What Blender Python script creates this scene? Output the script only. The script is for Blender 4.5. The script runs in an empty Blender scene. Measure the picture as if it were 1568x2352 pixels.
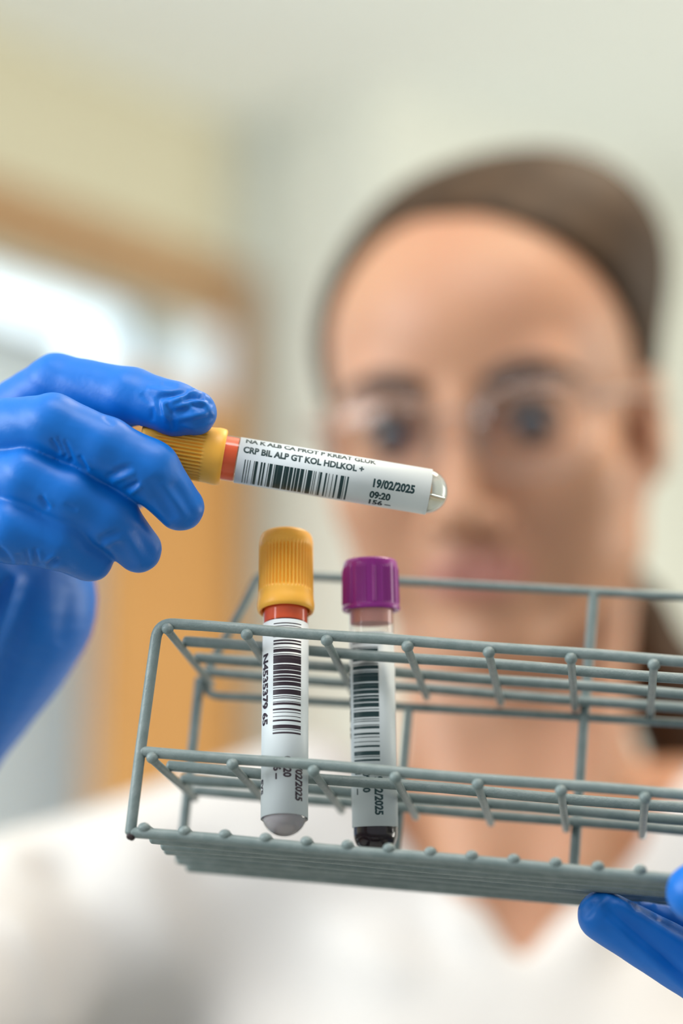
import bpy, bmesh, math
import numpy as np
from mathutils import Vector, Matrix

S = bpy.context.scene
COL = S.collection

# ------------------------------------------------------------------ camera, world, light
TH = math.radians(15.3)
CT, ST = math.cos(TH), math.sin(TH)
CAM = Vector((0, 0, 1.25))
cam_data = bpy.data.cameras.new('camera')
cam = bpy.data.objects.new('camera', cam_data)
COL.objects.link(cam)
cam.location = CAM
cam.rotation_euler = (math.radians(90) + TH, 0, 0)
cam_data.lens = 85
cam_data.sensor_fit = 'VERTICAL'
cam_data.sensor_height = 36
cam_data.sensor_width = 24
cam_data.clip_start = 0.05
cam_data.dof.use_dof = True
cam_data.dof.focus_distance = 0.676
cam_data.dof.aperture_fstop = 3.3
S.camera = cam

world = bpy.data.worlds.new('daylight')
S.world = world
world.use_nodes = True
bg = world.node_tree.nodes['Background']
bg.inputs['Color'].default_value = (0.86, 0.93, 1.0, 1)
bg.inputs['Strength'].default_value = 0.44

S.view_settings.view_transform = 'Standard'
S.view_settings.look = 'None'
S.view_settings.gamma = 1
S.view_settings.use_curve_mapping = False
S.view_settings.exposure = 0.35
S.cycles.use_denoising = True
S.cycles.max_bounces = 10
S.cycles.transmission_bounces = 10
S.cycles.transparent_max_bounces = 12
S.cycles.caustics_reflective = False
S.cycles.caustics_refractive = False

def area_light(name, loc, target, sx, sy, power, color):
    d = bpy.data.lights.new(name, 'AREA')
    d.shape = 'RECTANGLE'; d.size = sx; d.size_y = sy
    d.energy = power; d.color = color
    o = bpy.data.objects.new(name, d); COL.objects.link(o)
    o.location = loc
    o.rotation_euler = (Vector(target) - Vector(loc)).to_track_quat('-Z', 'Y').to_euler()
    return o

area_light('window_light', (-2.0, 0.05, 2.05), (0.0, 1.2, 1.5), 1.5, 1.2, 46, (0.88, 0.95, 1.0))
area_light('ceiling_lamp_light', (0.45, 1.15, 2.62), (0.1, 1.1, 1.4), 0.6, 0.6, 12, (1.0, 0.83, 0.62))

area_light('added_overhead_light', (0.1, 0.15, 2.62), (0.0, 0.6, 1.2), 1.1, .55, 15, (0.95, 0.96, 1.0))  # added overhead light for soft highlights on the glove tops
area_light('added_fill_light_right', (2.5, 1.9, 1.7), (0.2, 2.9, 1.9), 1.8, 1.4, 46, (1.0, 0.97, 0.90))  # added fill to brighten the walls and ceiling behind; wall_right has no window

# ------------------------------------------------------------------ helpers
def c2w(x, y, z):
    """camera millimetres (right, up, forward) to world metres"""
    return Vector((CAM.x + x * .001, CAM.y + (-ST * y + CT * z) * .001, CAM.z + (CT * y + ST * z) * .001))

def c2w_dir(x, y, z):
    return Vector((x, -ST * y + CT * z, CT * y + ST * z))

def px(u, v, z):
    """a point of the photograph at forward distance z (mm) -> camera mm"""
    return ((u - 784) / 5553 * z, (1176 - v) / 5553 * z, z)

def pw(u, v, z):
    """the same in world millimetres"""
    p = c2w(*px(u, v, z)); return (p.x * 1000, p.y * 1000, p.z * 1000)

def tag(o, label=None, cat=None, group=None, kind=None):
    if label: o['label'] = label
    if cat: o['category'] = cat
    if group: o['group'] = group
    if kind: o['kind'] = kind
    return o

def empty(name, matrix=None):
    o = bpy.data.objects.new(name, None); COL.objects.link(o)
    o.empty_display_size = .01
    if matrix is not None: o.matrix_world = matrix
    return o

def link_mesh(name, me, mat, parent=None, smooth=True):
    if mat is not None: me.materials.append(mat)
    if smooth and len(me.polygons):
        me.polygons.foreach_set('use_smooth', [True] * len(me.polygons))
    o = bpy.data.objects.new(name, me); COL.objects.link(o)
    if parent is not None: o.parent = parent
    return o

def mesh_obj(name, verts, faces, mat, parent=None, smooth=True):
    me = bpy.data.meshes.new(name)
    me.from_pydata([tuple(v) for v in verts], [], [tuple(f) for f in faces])
    me.update()
    return link_mesh(name, me, mat, parent, smooth)

def auto_smooth(o, ang=40):
    me = o.data
    try: me.set_sharp_from_angle(angle=math.radians(ang))
    except Exception: pass

def bx(name, x0, x1, y0, y1, z0, z1, mat, parent=None, matrix=None, bevel=0.0):
    v = [(x, y, z) for x in (x0, x1) for y in (y0, y1) for z in (z0, z1)]
    f = [(0, 1, 3, 2), (4, 6, 7, 5), (0, 4, 5, 1), (2, 3, 7, 6), (0, 2, 6, 4), (1, 5, 7, 3)]
    if matrix is not None: v = [matrix @ Vector(p) for p in v]
    o = mesh_obj(name, v, f, mat, parent, smooth=False)
    if bevel:
        m = o.modifiers.new('bevel', 'BEVEL'); m.width = bevel; m.segments = 3
    return o

# ------------------------------------------------------------------ materials
def mat(name, color, rough=.5, spec=.5, metal=0, trans=0, ior=1.45, sss=0, coat=0, bump=None, vary=None, emit=None):
    m = bpy.data.materials.new(name); m.use_nodes = True
    nt = m.node_tree; b = nt.nodes['Principled BSDF']
    b.inputs['Base Color'].default_value = (*color, 1)
    b.inputs['Roughness'].default_value = rough
    b.inputs['Specular IOR Level'].default_value = spec
    b.inputs['Metallic'].default_value = metal
    b.inputs['Transmission Weight'].default_value = trans
    b.inputs['IOR'].default_value = ior
    if coat: b.inputs['Coat Weight'].default_value = coat; b.inputs['Coat Roughness'].default_value = .15
    if sss:
        b.inputs['Subsurface Weight'].default_value = sss
        b.inputs['Subsurface Radius'].default_value = (1.0, .35, .2)
        b.inputs['Subsurface Scale'].default_value = .006
    if emit:
        b.inputs['Emission Color'].default_value = (*emit[0], 1)
        b.inputs['Emission Strength'].default_value = emit[1]
    tc = nt.nodes.new('ShaderNodeTexCoord')
    if bump:
        scale, strength, dist = bump
        n = nt.nodes.new('ShaderNodeTexNoise'); n.inputs['Scale'].default_value = scale; n.inputs['Detail'].default_value = 3
        bp = nt.nodes.new('ShaderNodeBump'); bp.inputs['Strength'].default_value = strength; bp.inputs['Distance'].default_value = dist
        nt.links.new(tc.outputs['Object'], n.inputs['Vector'])
        nt.links.new(n.outputs['Fac'], bp.inputs['Height'])
        nt.links.new(bp.outputs['Normal'], b.inputs['Normal'])
    if vary:
        scale, c2, amt = vary
        n = nt.nodes.new('ShaderNodeTexNoise'); n.inputs['Scale'].default_value = scale; n.inputs['Detail'].default_value = 4
        mx = nt.nodes.new('ShaderNodeMix'); mx.data_type = 'RGBA'
        mr = nt.nodes.new('ShaderNodeMapRange'); mr.inputs['From Min'].default_value = .4; mr.inputs['From Max'].default_value = .65; mr.inputs['To Max'].default_value = amt
        nt.links.new(tc.outputs['Object'], n.inputs['Vector'])
        nt.links.new(n.outputs['Fac'], mr.inputs['Value'])
        nt.links.new(mr.outputs['Result'], mx.inputs['Factor'])
        mx.inputs[6].default_value = (*color, 1); mx.inputs[7].default_value = (*c2, 1)
        nt.links.new(mx.outputs[2], b.inputs['Base Color'])
    return m

def thin_glass(name, ior=1.46, rough=.02, tint=(1, 1, 1)):
    m = bpy.data.materials.new(name); m.use_nodes = True
    nt = m.node_tree; nt.nodes.clear()
    o = nt.nodes.new('ShaderNodeOutputMaterial'); fr = nt.nodes.new('ShaderNodeFresnel'); fr.inputs['IOR'].default_value = ior
    tr = nt.nodes.new('ShaderNodeBsdfTransparent'); tr.inputs['Color'].default_value = (*tint, 1)
    g = nt.nodes.new('ShaderNodeBsdfGlossy'); g.inputs['Roughness'].default_value = rough
    mx = nt.nodes.new('ShaderNodeMixShader')
    ge = nt.nodes.new('ShaderNodeNewGeometry'); mt = nt.nodes.new('ShaderNodeMath'); mt.operation = 'SUBTRACT'; mt.use_clamp = True
    nt.links.new(fr.outputs[0], mt.inputs[0]); nt.links.new(ge.outputs['Backfacing'], mt.inputs[1])     # reflect off outer faces only
    nt.links.new(mt.outputs[0], mx.inputs[0]); nt.links.new(tr.outputs[0], mx.inputs[1]); nt.links.new(g.outputs[0], mx.inputs[2]); nt.links.new(mx.outputs[0], o.inputs['Surface'])
    return m

def wood(name, c1, c2, scale=9):
    m = mat(name, c1, rough=.45)
    nt = m.node_tree; b = nt.nodes['Principled BSDF']
    tc = nt.nodes.new('ShaderNodeTexCoord'); mp = nt.nodes.new('ShaderNodeMapping'); mp.inputs['Scale'].default_value = (6, 6, .6)
    w = nt.nodes.new('ShaderNodeTexNoise'); w.inputs['Scale'].default_value = scale; w.inputs['Detail'].default_value = 6
    r = nt.nodes.new('ShaderNodeValToRGB'); r.color_ramp.elements[0].color = (*c1, 1); r.color_ramp.elements[1].color = (*c2, 1)
    r.color_ramp.elements[0].position = .35; r.color_ramp.elements[1].position = .7
    nt.links.new(tc.outputs['Object'], mp.inputs['Vector']); nt.links.new(mp.outputs['Vector'], w.inputs['Vector'])
    nt.links.new(w.outputs['Fac'], r.inputs['Fac']); nt.links.new(r.outputs['Color'], b.inputs['Base Color'])
    return m

M = {}
M['glove'] = mat('blue_nitrile', (0.0, 0.13, 0.50), rough=.43, spec=.4, bump=(700, .15, .0004))
M['wire'] = mat('grey_epoxy_coating', (0.155, 0.198, 0.190), rough=.42, spec=.5, bump=(1400, .35, .0004), vary=(260, (0.20, 0.24, 0.23), .8))
M['worn'] = mat('bare_rusty_steel', (0.02, 0.008, 0.008), rough=.5)
M['orange_cap'] = mat('orange_plastic', (0.93, 0.44, 0.05), rough=.42, sss=.12)
M['purple_cap'] = mat('purple_plastic', (0.29, 0.016, 0.235), rough=.27, sss=.05)
M['stopper'] = mat('red_orange_rubber', (0.86, 0.10, 0.012), rough=.5)
M['pink_stopper'] = mat('pink_rubber', (0.80, 0.36, 0.30), rough=.5, sss=.1)
M['plastic'] = thin_glass('clear_tube_plastic', 1.46, .04, (.97, .965, .965))
M['gel'] = mat('grey_separator_gel', (0.50, 0.47, 0.48), rough=.12, trans=.2, ior=1.36, sss=.3)
M['serum'] = mat('pale_yellow_gel', (0.86, 0.85, 0.74), rough=.04, trans=.7, ior=1.36)
M['blood'] = mat('dark_blood', (0.012, 0.003, 0.006), rough=.12, ior=1.36)
M['paper'] = mat('white_label_paper', (0.63, 0.67, 0.67), rough=.42, spec=.4, bump=(3000, .06, .0002))
M['ink'] = mat('dark_teal_ink', (0.006, 0.032, 0.034), rough=.5)
M['ink2'] = mat('dark_plum_ink', (0.018, 0.006, 0.014), rough=.5)
M['skin'] = mat('skin', (0.47, 0.24, 0.135), rough=.5, sss=.25, vary=(22, (0.44, 0.205, 0.12), .5))
M['lip'] = mat('lip_skin', (0.42, 0.17, 0.125), rough=.4, sss=.2)
M['eyewhite'] = mat('eye_white', (0.62, 0.60, 0.60), rough=.15)
M['iris'] = mat('blue_grey_iris', (0.012, 0.018, 0.024), rough=.1)
M['hair'] = mat('brown_hair', (0.038, 0.02, 0.009), rough=.6, spec=.2, vary=(60, (0.065, 0.035, 0.016), .8))
M['brow'] = mat('brown_eyebrow', (0.07, 0.04, 0.03), rough=.7)
M['coat'] = mat('white_cotton', (0.60, 0.57, 0.535), rough=.8, spec=.2, bump=(500, .2, .001))
M['trousers'] = mat('white_trouser_cotton', (0.78, 0.77, 0.74), rough=.8)
M['shoe'] = mat('white_shoe_leather', (0.7, 0.7, 0.7), rough=.5)
M['glasses'] = mat('bronze_metal', (0.30, 0.22, 0.18), rough=.35, metal=.3)
M['lens'] = thin_glass('spectacle_lens', 1.5, .0, (.97, .97, .97))
M['wall'] = mat('cream_wall_paint', (0.72, 0.72, 0.64), rough=.8, bump=(120, .1, .001))
M['beige'] = mat('beige_wall_paint', (0.62, 0.57, 0.41), rough=.8, bump=(120, .1, .001))
M['pale'] = mat('pale_blue_grey_paint', (0.78, 0.88, 0.94), rough=.8)
M['ceil'] = mat('white_ceiling_paint', (0.90, 0.92, 0.875), rough=.9)
M['floor'] = mat('grey_linoleum', (0.42, 0.42, 0.40), rough=.4, vary=(40, (0.36, 0.36, 0.35), .5))
M['wood'] = wood('warm_oak', (0.50, 0.235, 0.06), (0.60, 0.305, 0.09))
M['beam'] = wood('light_oak_trim', (0.36, 0.18, 0.07), (0.44, 0.24, 0.10))
M['lampglow'] = mat('lamp_diffuser', (0.9, 0.9, 0.9), emit=((1.0, 0.85, 0.65), 2.0))
M['metal'] = mat('brushed_steel', (0.5, 0.5, 0.5), rough=.35, metal=1)
M['pane'] = thin_glass('window_glass', 1.45, .0)

# ------------------------------------------------------------------ the room
# the walls run diagonally to the camera: A along the doorway wall, B across it
AX = Vector((0.70, 0.714, 0)).normalized()
BX = Vector((AX.y, -AX.x, 0))                    # towards the camera side on the right
CEIL = 2.70
K0 = Vector((-0.105, 3.25, 0))                   # inner corner where the doorway wall meets the pier
def room_m(origin, ax):
    ay = Vector((-ax.y, ax.x, 0))
    return Matrix(((ax.x, ay.x, 0, origin.x), (ax.y, ay.y, 0, origin.y), (0, 0, 1, 0), (0, 0, 0, 1)))
MW = room_m(K0, AX)                              # local x along the wall (negative = nearer), y = behind it
T = .14
# doorway wall: opening from local x -2.2 to -0.13, up to z 2.40
OP0, OP1, OPZ = -3.0, -0.075, 2.395
w = tag(bx('wall_left', -5.2, OP0, 0, T, 0, CEIL, M['beige'], matrix=MW), kind='structure')
tag(bx('wall_left_over_door', OP0, OP1, 0, .04, OPZ, CEIL, M['beige'], matrix=MW), kind='structure').name = 'wall_left_top'
tag(bx('wall_left_end', OP1, 0.0, 0, T, 0, CEIL, M['wall'], matrix=MW), kind='structure')
# wooden door casing (trim)
tag(bx('trim_1', OP0 - .07, OP1 + .03, -.022, .0, OPZ + .012, OPZ + .082, M['beam'], matrix=MW, bevel=.003), kind='structure')
tag(bx('trim_2', OP1 - .015, OP1 + .03, -.022, 0, 0, OPZ + .011, M['beam'], matrix=MW, bevel=.003), kind='structure')
tag(bx('trim_3', OP0 - .07, OP0, -.022, 0, 0, OPZ + .011, M['beam'], matrix=MW, bevel=.003), kind='structure')
tag(bx('trim_4', OP1 - .006, OP1 - .0005, .005, T + .01, 0, OPZ, M['pale'], matrix=MW), kind='structure')
# pier and back wall
PC = Vector((0.045, 3.06, 0))
blen = (PC - K0).length
MB_ = room_m(K0, (PC - K0).normalized())
tag(bx('wall_pier', 0, blen, 0, .5, 0, CEIL, M['wall'], matrix=MB_), kind='structure')
MC = room_m(PC, AX)
tag(bx('wall_back', 0, 3.4, 0, .12, 0, CEIL, M['wall'], matrix=MC), kind='structure')
tag(bx('wall_right', 2.6, 2.72, -1.0, 5.4, 0, CEIL, M['wall']), kind='structure')
tag(bx('ceiling', -4.6, 2.8, -1.6, 7.2, CEIL, CEIL + .1, M['ceil']), kind='structure')
tag(bx('floor', -4.6, 2.8, -1.6, 7.2, -.1, 0, M['floor']), kind='structure')
# room beyond the doorway: pale wall with a bright window
BY = .22
def px_hit(u, v, plane_y):
    """where the sight line of photo pixel (u,v) meets the plane local y = plane_y of the doorway wall (for measuring)"""
    p0 = CAM; d = c2w(*px(u, v, 1000)) - CAM
    inv = MW.inverted(); a = inv @ p0; b = inv.to_3x3() @ d
    t = (plane_y - a.y) / b.y
    return a + b * t
h = [px_hit(0, 615, BY), px_hit(290, 745, BY), px_hit(0, 800, BY), px_hit(290, 900, BY)]
WX1 = h[1].x; WZ1 = .5 * (h[0].z + h[1].z); WZ0 = .5 * (h[2].z + h[3].z)
WX0 = WX1 - 2.2
tag(bx('wall_beyond', -5.0, WX0, BY, BY + .12, 0, CEIL, M['pale'], matrix=MW), kind='structure')
print('WIN', WX0, WX1, WZ0, WZ1)
tag(bx('wall_beyond_right', WX1, 1.5, BY, BY + .12, 0, CEIL, M['pale'], matrix=MW), kind='structure')
tag(bx('wall_beyond_top', WX0, WX1, BY, BY + .12, WZ1, CEIL, M['pale'], matrix=MW), kind='structure')
tag(bx('wall_beyond_bottom', WX0, WX1, BY, BY + .12, 0, WZ0, M['pale'], matrix=MW), kind='structure')
win = tag(bx('window_1', WX0, WX1, BY + .05, BY + .058, WZ0, WZ1, M['pane'], matrix=MW), kind='structure')
sky = area_light('daylight_window_1', MW @ Vector((.5 * (WX0 + WX1), BY + .16, .5 * (WZ0 + WZ1))), MW @ Vector((.5 * (WX0 + WX1), 0, .5 * (WZ0 + WZ1))), 2.5, .4, 12, (1, .98, .94))
# wooden door leaf, hinged on the right jamb and standing open into the room beyond
hd = px_hit(540, 930, -.03)
DZ = hd.z
hx1 = px_hit(540, 1300, -.03).x; hx0 = px_hit(262, 1300, -.03).x
dr = tag(bx('door_1', hx0, hx1, -.03, .012, .01, DZ, M['wood'], matrix=MW, bevel=.003), kind='structure')
pl = bx('door_panel', hx0 + .05, hx1 - .05, -.033, -.03, .25, DZ - .12, M['wood'], parent=dr, matrix=MW, bevel=.004)
bx('door_handle', hx0 + .02, hx0 + .04, -.075, -.03, 1.0, 1.13, M['metal'], parent=dr, matrix=MW, bevel=.004)
# ceiling lamp (out of the frame, above the person)
lamp = tag(empty('ceiling_light', Matrix.Translation((.45, 1.15, CEIL))), 'square white ceiling lamp above the person', 'lamp')
bx('lamp_housing', -.32, .32, -.32, .32, -.055, 0, M['ceil'], parent=lamp, bevel=.005)
bx('diffuser', -.29, .29, -.29, .29, -.062, -.055, M['lampglow'], parent=lamp)

added_lamp = tag(empty('ceiling_light', Matrix.Translation((.1, .15, CEIL))), 'added unseen long white overhead lamp above the raised test tube rack', 'lamp')  # unseen fixture added to go with the overhead glove light
bx('lamp_housing', -.58, .58, -.3, .3, -.055, 0, M['ceil'], parent=added_lamp, bevel=.005)
bx('diffuser', -.55, .55, -.275, .275, -.062, -.055, M['lampglow'], parent=added_lamp)

# ------------------------------------------------------------------ distance-field surfaces (numpy)
def axis_grid(lo, hi, fine_lo, fine_hi, fine, coarse):
    a = []
    if lo < fine_lo: a.append(np.linspace(lo, fine_lo, max(2, int((fine_lo - lo) / coarse) + 1), endpoint=False))
    a.append(np.linspace(fine_lo, fine_hi, int((fine_hi - fine_lo) / fine) + 1))
    if hi > fine_hi: a.append(np.linspace(fine_hi, hi, max(2, int((hi - fine_hi) / coarse) + 2))[1:])
    return np.concatenate(a).astype(np.float32)

def smin(a, b, k):
    if k <= 0: return np.minimum(a, b)
    hh = np.maximum(k - np.abs(a - b), 0) / k
    return np.minimum(a, b) - hh * hh * k * .25

class Field:
    def __init__(s, xs, ys, zs):
        s.xs, s.ys, s.zs = xs, ys, zs
        s.F = np.full((len(xs), len(ys), len(zs)), 60., np.float32)
    def copy(s):
        f = Field.__new__(Field); f.xs, f.ys, f.zs = s.xs, s.ys, s.zs; f.F = s.F.copy(); return f
    def sub(s, lo, hi):
        i = np.searchsorted(s.xs, [lo[0], hi[0]]); j = np.searchsorted(s.ys, [lo[1], hi[1]]); k = np.searchsorted(s.zs, [lo[2], hi[2]])
        sl = (slice(max(i[0] - 1, 0), i[1] + 1), slice(max(j[0] - 1, 0), j[1] + 1), slice(max(k[0] - 1, 0), k[1] + 1))
        X = s.xs[sl[0]][:, None, None]; Y = s.ys[sl[1]][None, :, None]; Z = s.zs[sl[2]][None, None, :]
        return sl, X, Y, Z
    def cone(s, a, b, r1, r2, k=4., flat=None):
        m = max(r1, r2) + k + 4
        lo = [min(a[i], b[i]) - m for i in range(3)]; hi = [max(a[i], b[i]) + m for i in range(3)]
        sl, X, Y, Z = s.sub(lo, hi)
        if min(s.F[sl].shape) == 0: return s
        ba = [b[i] - a[i] for i in range(3)]; l2 = sum(q * q for q in ba) + 1e-9
        dx, dy, dz = X - a[0], Y - a[1], Z - a[2]
        t = np.clip((dx * ba[0] + dy * ba[1] + dz * ba[2]) / l2, 0, 1)
        d = np.sqrt((dx - t * ba[0]) ** 2 + (dy - t * ba[1]) ** 2 + (dz - t * ba[2]) ** 2) - (r1 + (r2 - r1) * t)
        s.F[sl] = smin(s.F[sl], d.astype(np.float32), k); return s
    def ell(s, c, r, k=8., R=None, carve=False):
        m = max(r) + abs(k) + 6
        sl, X, Y, Z = s.sub([q - m for q in c], [q + m for q in c])
        if min(s.F[sl].shape) == 0: return s
        dx, dy, dz = X - c[0], Y - c[1], Z - c[2]
        if R is not None:
            dx, dy, dz = (R[0][0] * dx + R[1][0] * dy + R[2][0] * dz, R[0][1] * dx + R[1][1] * dy + R[2][1] * dz, R[0][2] * dx + R[1][2] * dy + R[2][2] * dz)
        q = np.sqrt((dx / r[0]) ** 2 + (dy / r[1]) ** 2 + (dz / r[2]) ** 2)
        g = np.sqrt((dx / r[0] ** 2) ** 2 + (dy / r[1] ** 2) ** 2 + (dz / r[2] ** 2) ** 2) + 1e-6
        d = (q * (q - 1) / g).astype(np.float32)
        if carve: s.F[sl] = -smin(-s.F[sl], d, k)
        else: s.F[sl] = smin(s.F[sl], d, k)
        return s
    def mesh(s):
        F, ax = s.F, (s.xs, s.ys, s.zs)
        n = F.shape; cn = (n[0] - 1, n[1] - 1, n[2] - 1)
        ins = F < 0
        ids_all, P_all, quads = [], [], []
        for a in range(3):
            s0 = [slice(None)] * 3; s1 = [slice(None)] * 3
            s0[a] = slice(0, -1); s1[a] = slice(1, None)
            cr = ins[tuple(s0)] != ins[tuple(s1)]
            I = np.array(np.nonzero(cr))
            if I.shape[1] == 0: continue
            I1 = I.copy(); I1[a] += 1
            f0 = F[tuple(I)]; f1 = F[tuple(I1)]
            t = f0 / (f0 - f1)
            P = np.stack([ax[q][I[q]] for q in range(3)], 1).astype(np.float64)
            P[:, a] += t * (ax[a][I1[a]] - ax[a][I[a]])
            b, c = (a + 1) % 3, (a + 2) % 3
            cells = []
            for db, dc in ((0, 0), (-1, 0), (-1, -1), (0, -1)):
                J = I.copy(); J[b] += db; J[c] += dc
                ok = (J[b] >= 0) & (J[c] >= 0) & (J[b] < cn[b]) & (J[c] < cn[c])
                fl = (J[0] * cn[1] + J[1]) * cn[2] + J[2]
                ids_all.append(fl[ok]); P_all.append(P[ok]); cells.append(np.where(ok, fl, -1))
            q = np.stack(cells, 1)
            okq = (q >= 0).all(1)
            rev = ~ins[tuple(I)]
            q[rev] = q[rev][:, ::-1]
            quads.append(q[okq])
        ids = np.concatenate(ids_all); P = np.concatenate(P_all); Q = np.concatenate(quads)
        u, inv = np.unique(ids, return_inverse=True)
        inv = inv.ravel()
        cnt = np.bincount(inv)
        V = np.stack([np.bincount(inv, P[:, i]) / cnt for i in range(3)], 1)
        return largest(V, np.searchsorted(u, Q))

def largest(V, Q):
    lab = np.arange(len(V))
    while True:
        m = lab[Q].min(1)
        new = lab.copy()
        for i in range(4): np.minimum.at(new, Q[:, i], m)
        new = new[new]
        if (new == lab).all(): break
        lab = new
    big = np.bincount(lab).argmax(); keep = lab == big
    idx = np.cumsum(keep) - 1; Q = Q[keep[Q[:, 0]]]
    return V[keep], idx[Q]

def smooth_np(V, Q, it=2, f=.5):
    E = np.concatenate([Q[:, [0, 1]], Q[:, [1, 2]], Q[:, [2, 3]], Q[:, [3, 0]]])
    E = np.concatenate([E, E[:, ::-1]])
    deg = np.bincount(E[:, 0], minlength=len(V)).clip(1)
    for _ in range(it):
        A = np.stack([np.bincount(E[:, 0], V[E[:, 1], i], minlength=len(V)) / deg for i in range(3)], 1)
        V = V + f * (A - V)
    return V

def vnormals(V, Q):
    n = np.cross(V[Q[:, 2]] - V[Q[:, 0]], V[Q[:, 3]] - V[Q[:, 1]])
    N = np.zeros_like(V)
    for i in range(4):
        for c in range(3): N[:, c] += np.bincount(Q[:, i], n[:, c], minlength=len(V))
    return N / (np.linalg.norm(N, axis=1, keepdims=True) + 1e-12)

def seg_dist(V, a, b):
    a = np.array(a); b = np.array(b); ba = b - a
    t = np.clip(((V - a) @ ba) / (ba @ ba + 1e-9), 0, 1)
    return np.linalg.norm(V - a - t[:, None] * ba, axis=1)

def creases(V, Q, lst):
    N = vnormals(V, Q); D = np.zeros(len(V))
    for a, b, wdt, amp in lst:
        d = seg_dist(V, a, b); D += amp * np.exp(-(d / wdt) ** 2)
    return V + N * D[:, None]

def creases_px(V, Q, lst, zmax, zmin=0):
    """grooves and ridges on the side of the glove that faces (u, v in photo pixels, width and height in mm)"""
    N = vnormals(V, Q); D = np.zeros(len(V))
    U = np.stack([784 + V[:, 0] / V[:, 2] * 5553, 1176 - V[:, 1] / V[:, 2] * 5553], 1)
    front = np.clip(-N[:, 2] * 2.5, 0, 1) * (V[:, 2] < zmax) * (V[:, 2] > zmin)
    for u0, v0, u1, v1, wdt, amp in lst:
        a = np.array([u0, v0]); ba = np.array([u1 - u0, v1 - v0]); l2 = ba @ ba
        t0 = ((U - a) @ ba) / l2; t = np.clip(t0, 0, 1)
        d = np.linalg.norm(U - a - t[:, None] * ba, axis=1) / 8.1
        D += amp * np.exp(-(d / wdt) ** 2) * (np.sin(np.pi * np.clip(t0 * .9 + .05, 0, 1)) ** .5)
    return V + N * (D * front)[:, None]

def np_mesh(name, V, Q, material, parent=None):
    me = bpy.data.meshes.new(name)
    me.vertices.add(len(V)); me.vertices.foreach_set('co', np.ascontiguousarray(V, np.float32).ravel())
    me.loops.add(len(Q) * 4); me.loops.foreach_set('vertex_index', np.ascontiguousarray(Q, np.int32).ravel())
    me.polygons.add(len(Q)); me.polygons.foreach_set('loop_start', np.arange(0, len(Q) * 4, 4, dtype=np.int32))
    me.update(calc_edges=True); me.validate()
    return link_mesh(name, me, material, parent)

ROT = np.array([[1, 0, 0], [0, -ST, CT], [0, CT, ST]])     # camera (x,y,z fwd) -> world axes (mirror-handed, see flip)
def cam_to_world(V):
    return (V @ ROT.T) * .001 + np.array(CAM)

# ------------------------------------------------------------------ tubes
SEG = 160
def lathe(name, prof, material, parent, seg=SEG, rib=None, closed_top=True, closed_bottom=True):
    """profile [(r, z)] in mm from bottom to top; rib(theta, z) adds to the radius"""
    V, Fc = [], []
    for r, z in prof:
        for i in range(seg):
            t = 2 * math.pi * i / seg
            rr = r + (rib(t, z, r) if rib else 0)
            V.append((rr * math.cos(t) * .001, rr * math.sin(t) * .001, z * .001))
    for j in range(len(prof) - 1):
        for i in range(seg):
            k = (i + 1) % seg
            Fc.append((j * seg + i, j * seg + k, (j + 1) * seg + k, (j + 1) * seg + i))
    if closed_bottom: Fc.append(tuple(range(seg - 1, -1, -1)))
    if closed_top: Fc.append(tuple((len(prof) - 1) * seg + i for i in range(seg)))
    o = mesh_obj(name, V, Fc, material, parent)
    auto_smooth(o, 50)
    return o

def curved_patch(name, rects, rad, material, parent, dphi=.06):
    """rects: (u0,u1,v0,v1) in mm; u runs from the cap downwards, v around the tube"""
    V, Fc = [], []
    for u0, u1, v0, v1 in rects:
        p0, p1 = v0 / rad, v1 / rad
        n = max(2, int(abs(p1 - p0) / dphi) + 1); b = len(V)
        for i in range(n + 1):
            p = p0 + (p1 - p0) * i / n
            for u in (u0, u1): V.append((rad * math.cos(p) * .001, rad * math.sin(p) * .001, -u * .001))
        for i in range(n): Fc.append((b + 2 * i, b + 2 * i + 1, b + 2 * i + 3, b + 2 * i + 2))
    return mesh_obj(name, V, Fc, material, parent)

def text_mesh(items, rad):
    """items: (string, u0, v_center, width, height) wrapped on the tube"""
    V, Fc = [], []
    for st, u0, vc, wdt, hgt in items:
        cu = bpy.data.curves.new('tmp', 'FONT'); cu.body = st; cu.size = 1; cu.offset = .044; cu.resolution_u = 3
        ob = bpy.data.objects.new('tmp', cu); COL.objects.link(ob)
        dg = bpy.context.evaluated_depsgraph_get()
        me = bpy.data.meshes.new_from_object(ob.evaluated_get(dg))
        bpy.data.objects.remove(ob); bpy.data.curves.remove(cu)
        bm = bmesh.new(); bm.from_mesh(me); bpy.data.meshes.remove(me)
        xs = [v.co.x for v in bm.verts]
        x0, x1 = min(xs), max(xs)
        sx = wdt / (x1 - x0); sy = hgt / .73
        for v in bm.verts:
            v.co.x = (v.co.x - x0) * sx; v.co.y = v.co.y * sy - hgt / 2
        bmesh.ops.triangulate(bm, faces=bm.faces[:])
        y = -hgt
        while y < hgt:
            bmesh.ops.bisect_plane(bm, geom=bm.verts[:] + bm.edges[:] + bm.faces[:], plane_co=(0, y, 0), plane_no=(0, 1, 0), dist=1e-5)
            y += .45
        b = len(V); bm.verts.index_update()
        for v in bm.verts:
            u = u0 + v.co.x; p = (vc + v.co.y) / rad
            V.append((rad * math.cos(p) * .001, rad * math.sin(p) * .001, -u * .001))
        for f in bm.faces: Fc.append(tuple(b + v.index for v in f.verts))
        bm.free()
    return V, Fc

BARS = [(935, 8), (958, 6), (978, 6), (1015, 6), (1035, 22), (1078, 14), (1103, 14), (1135, 6), (1160, 26), (1190, 6), (1210, 22),
        (1243, 42), (1283, 16), (1305, 26), (1338, 28), (1370, 16), (1397, 26), (1433, 30), (1465, 6), (1500, 40), (1535, 6), (1550, 6),
        (1578, 5), (1595, 18), (1640, 14), (1665, 5), (1697, 5), (1730, 14), (1780, 30), (1805, 5), (1830, 14)]

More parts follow.
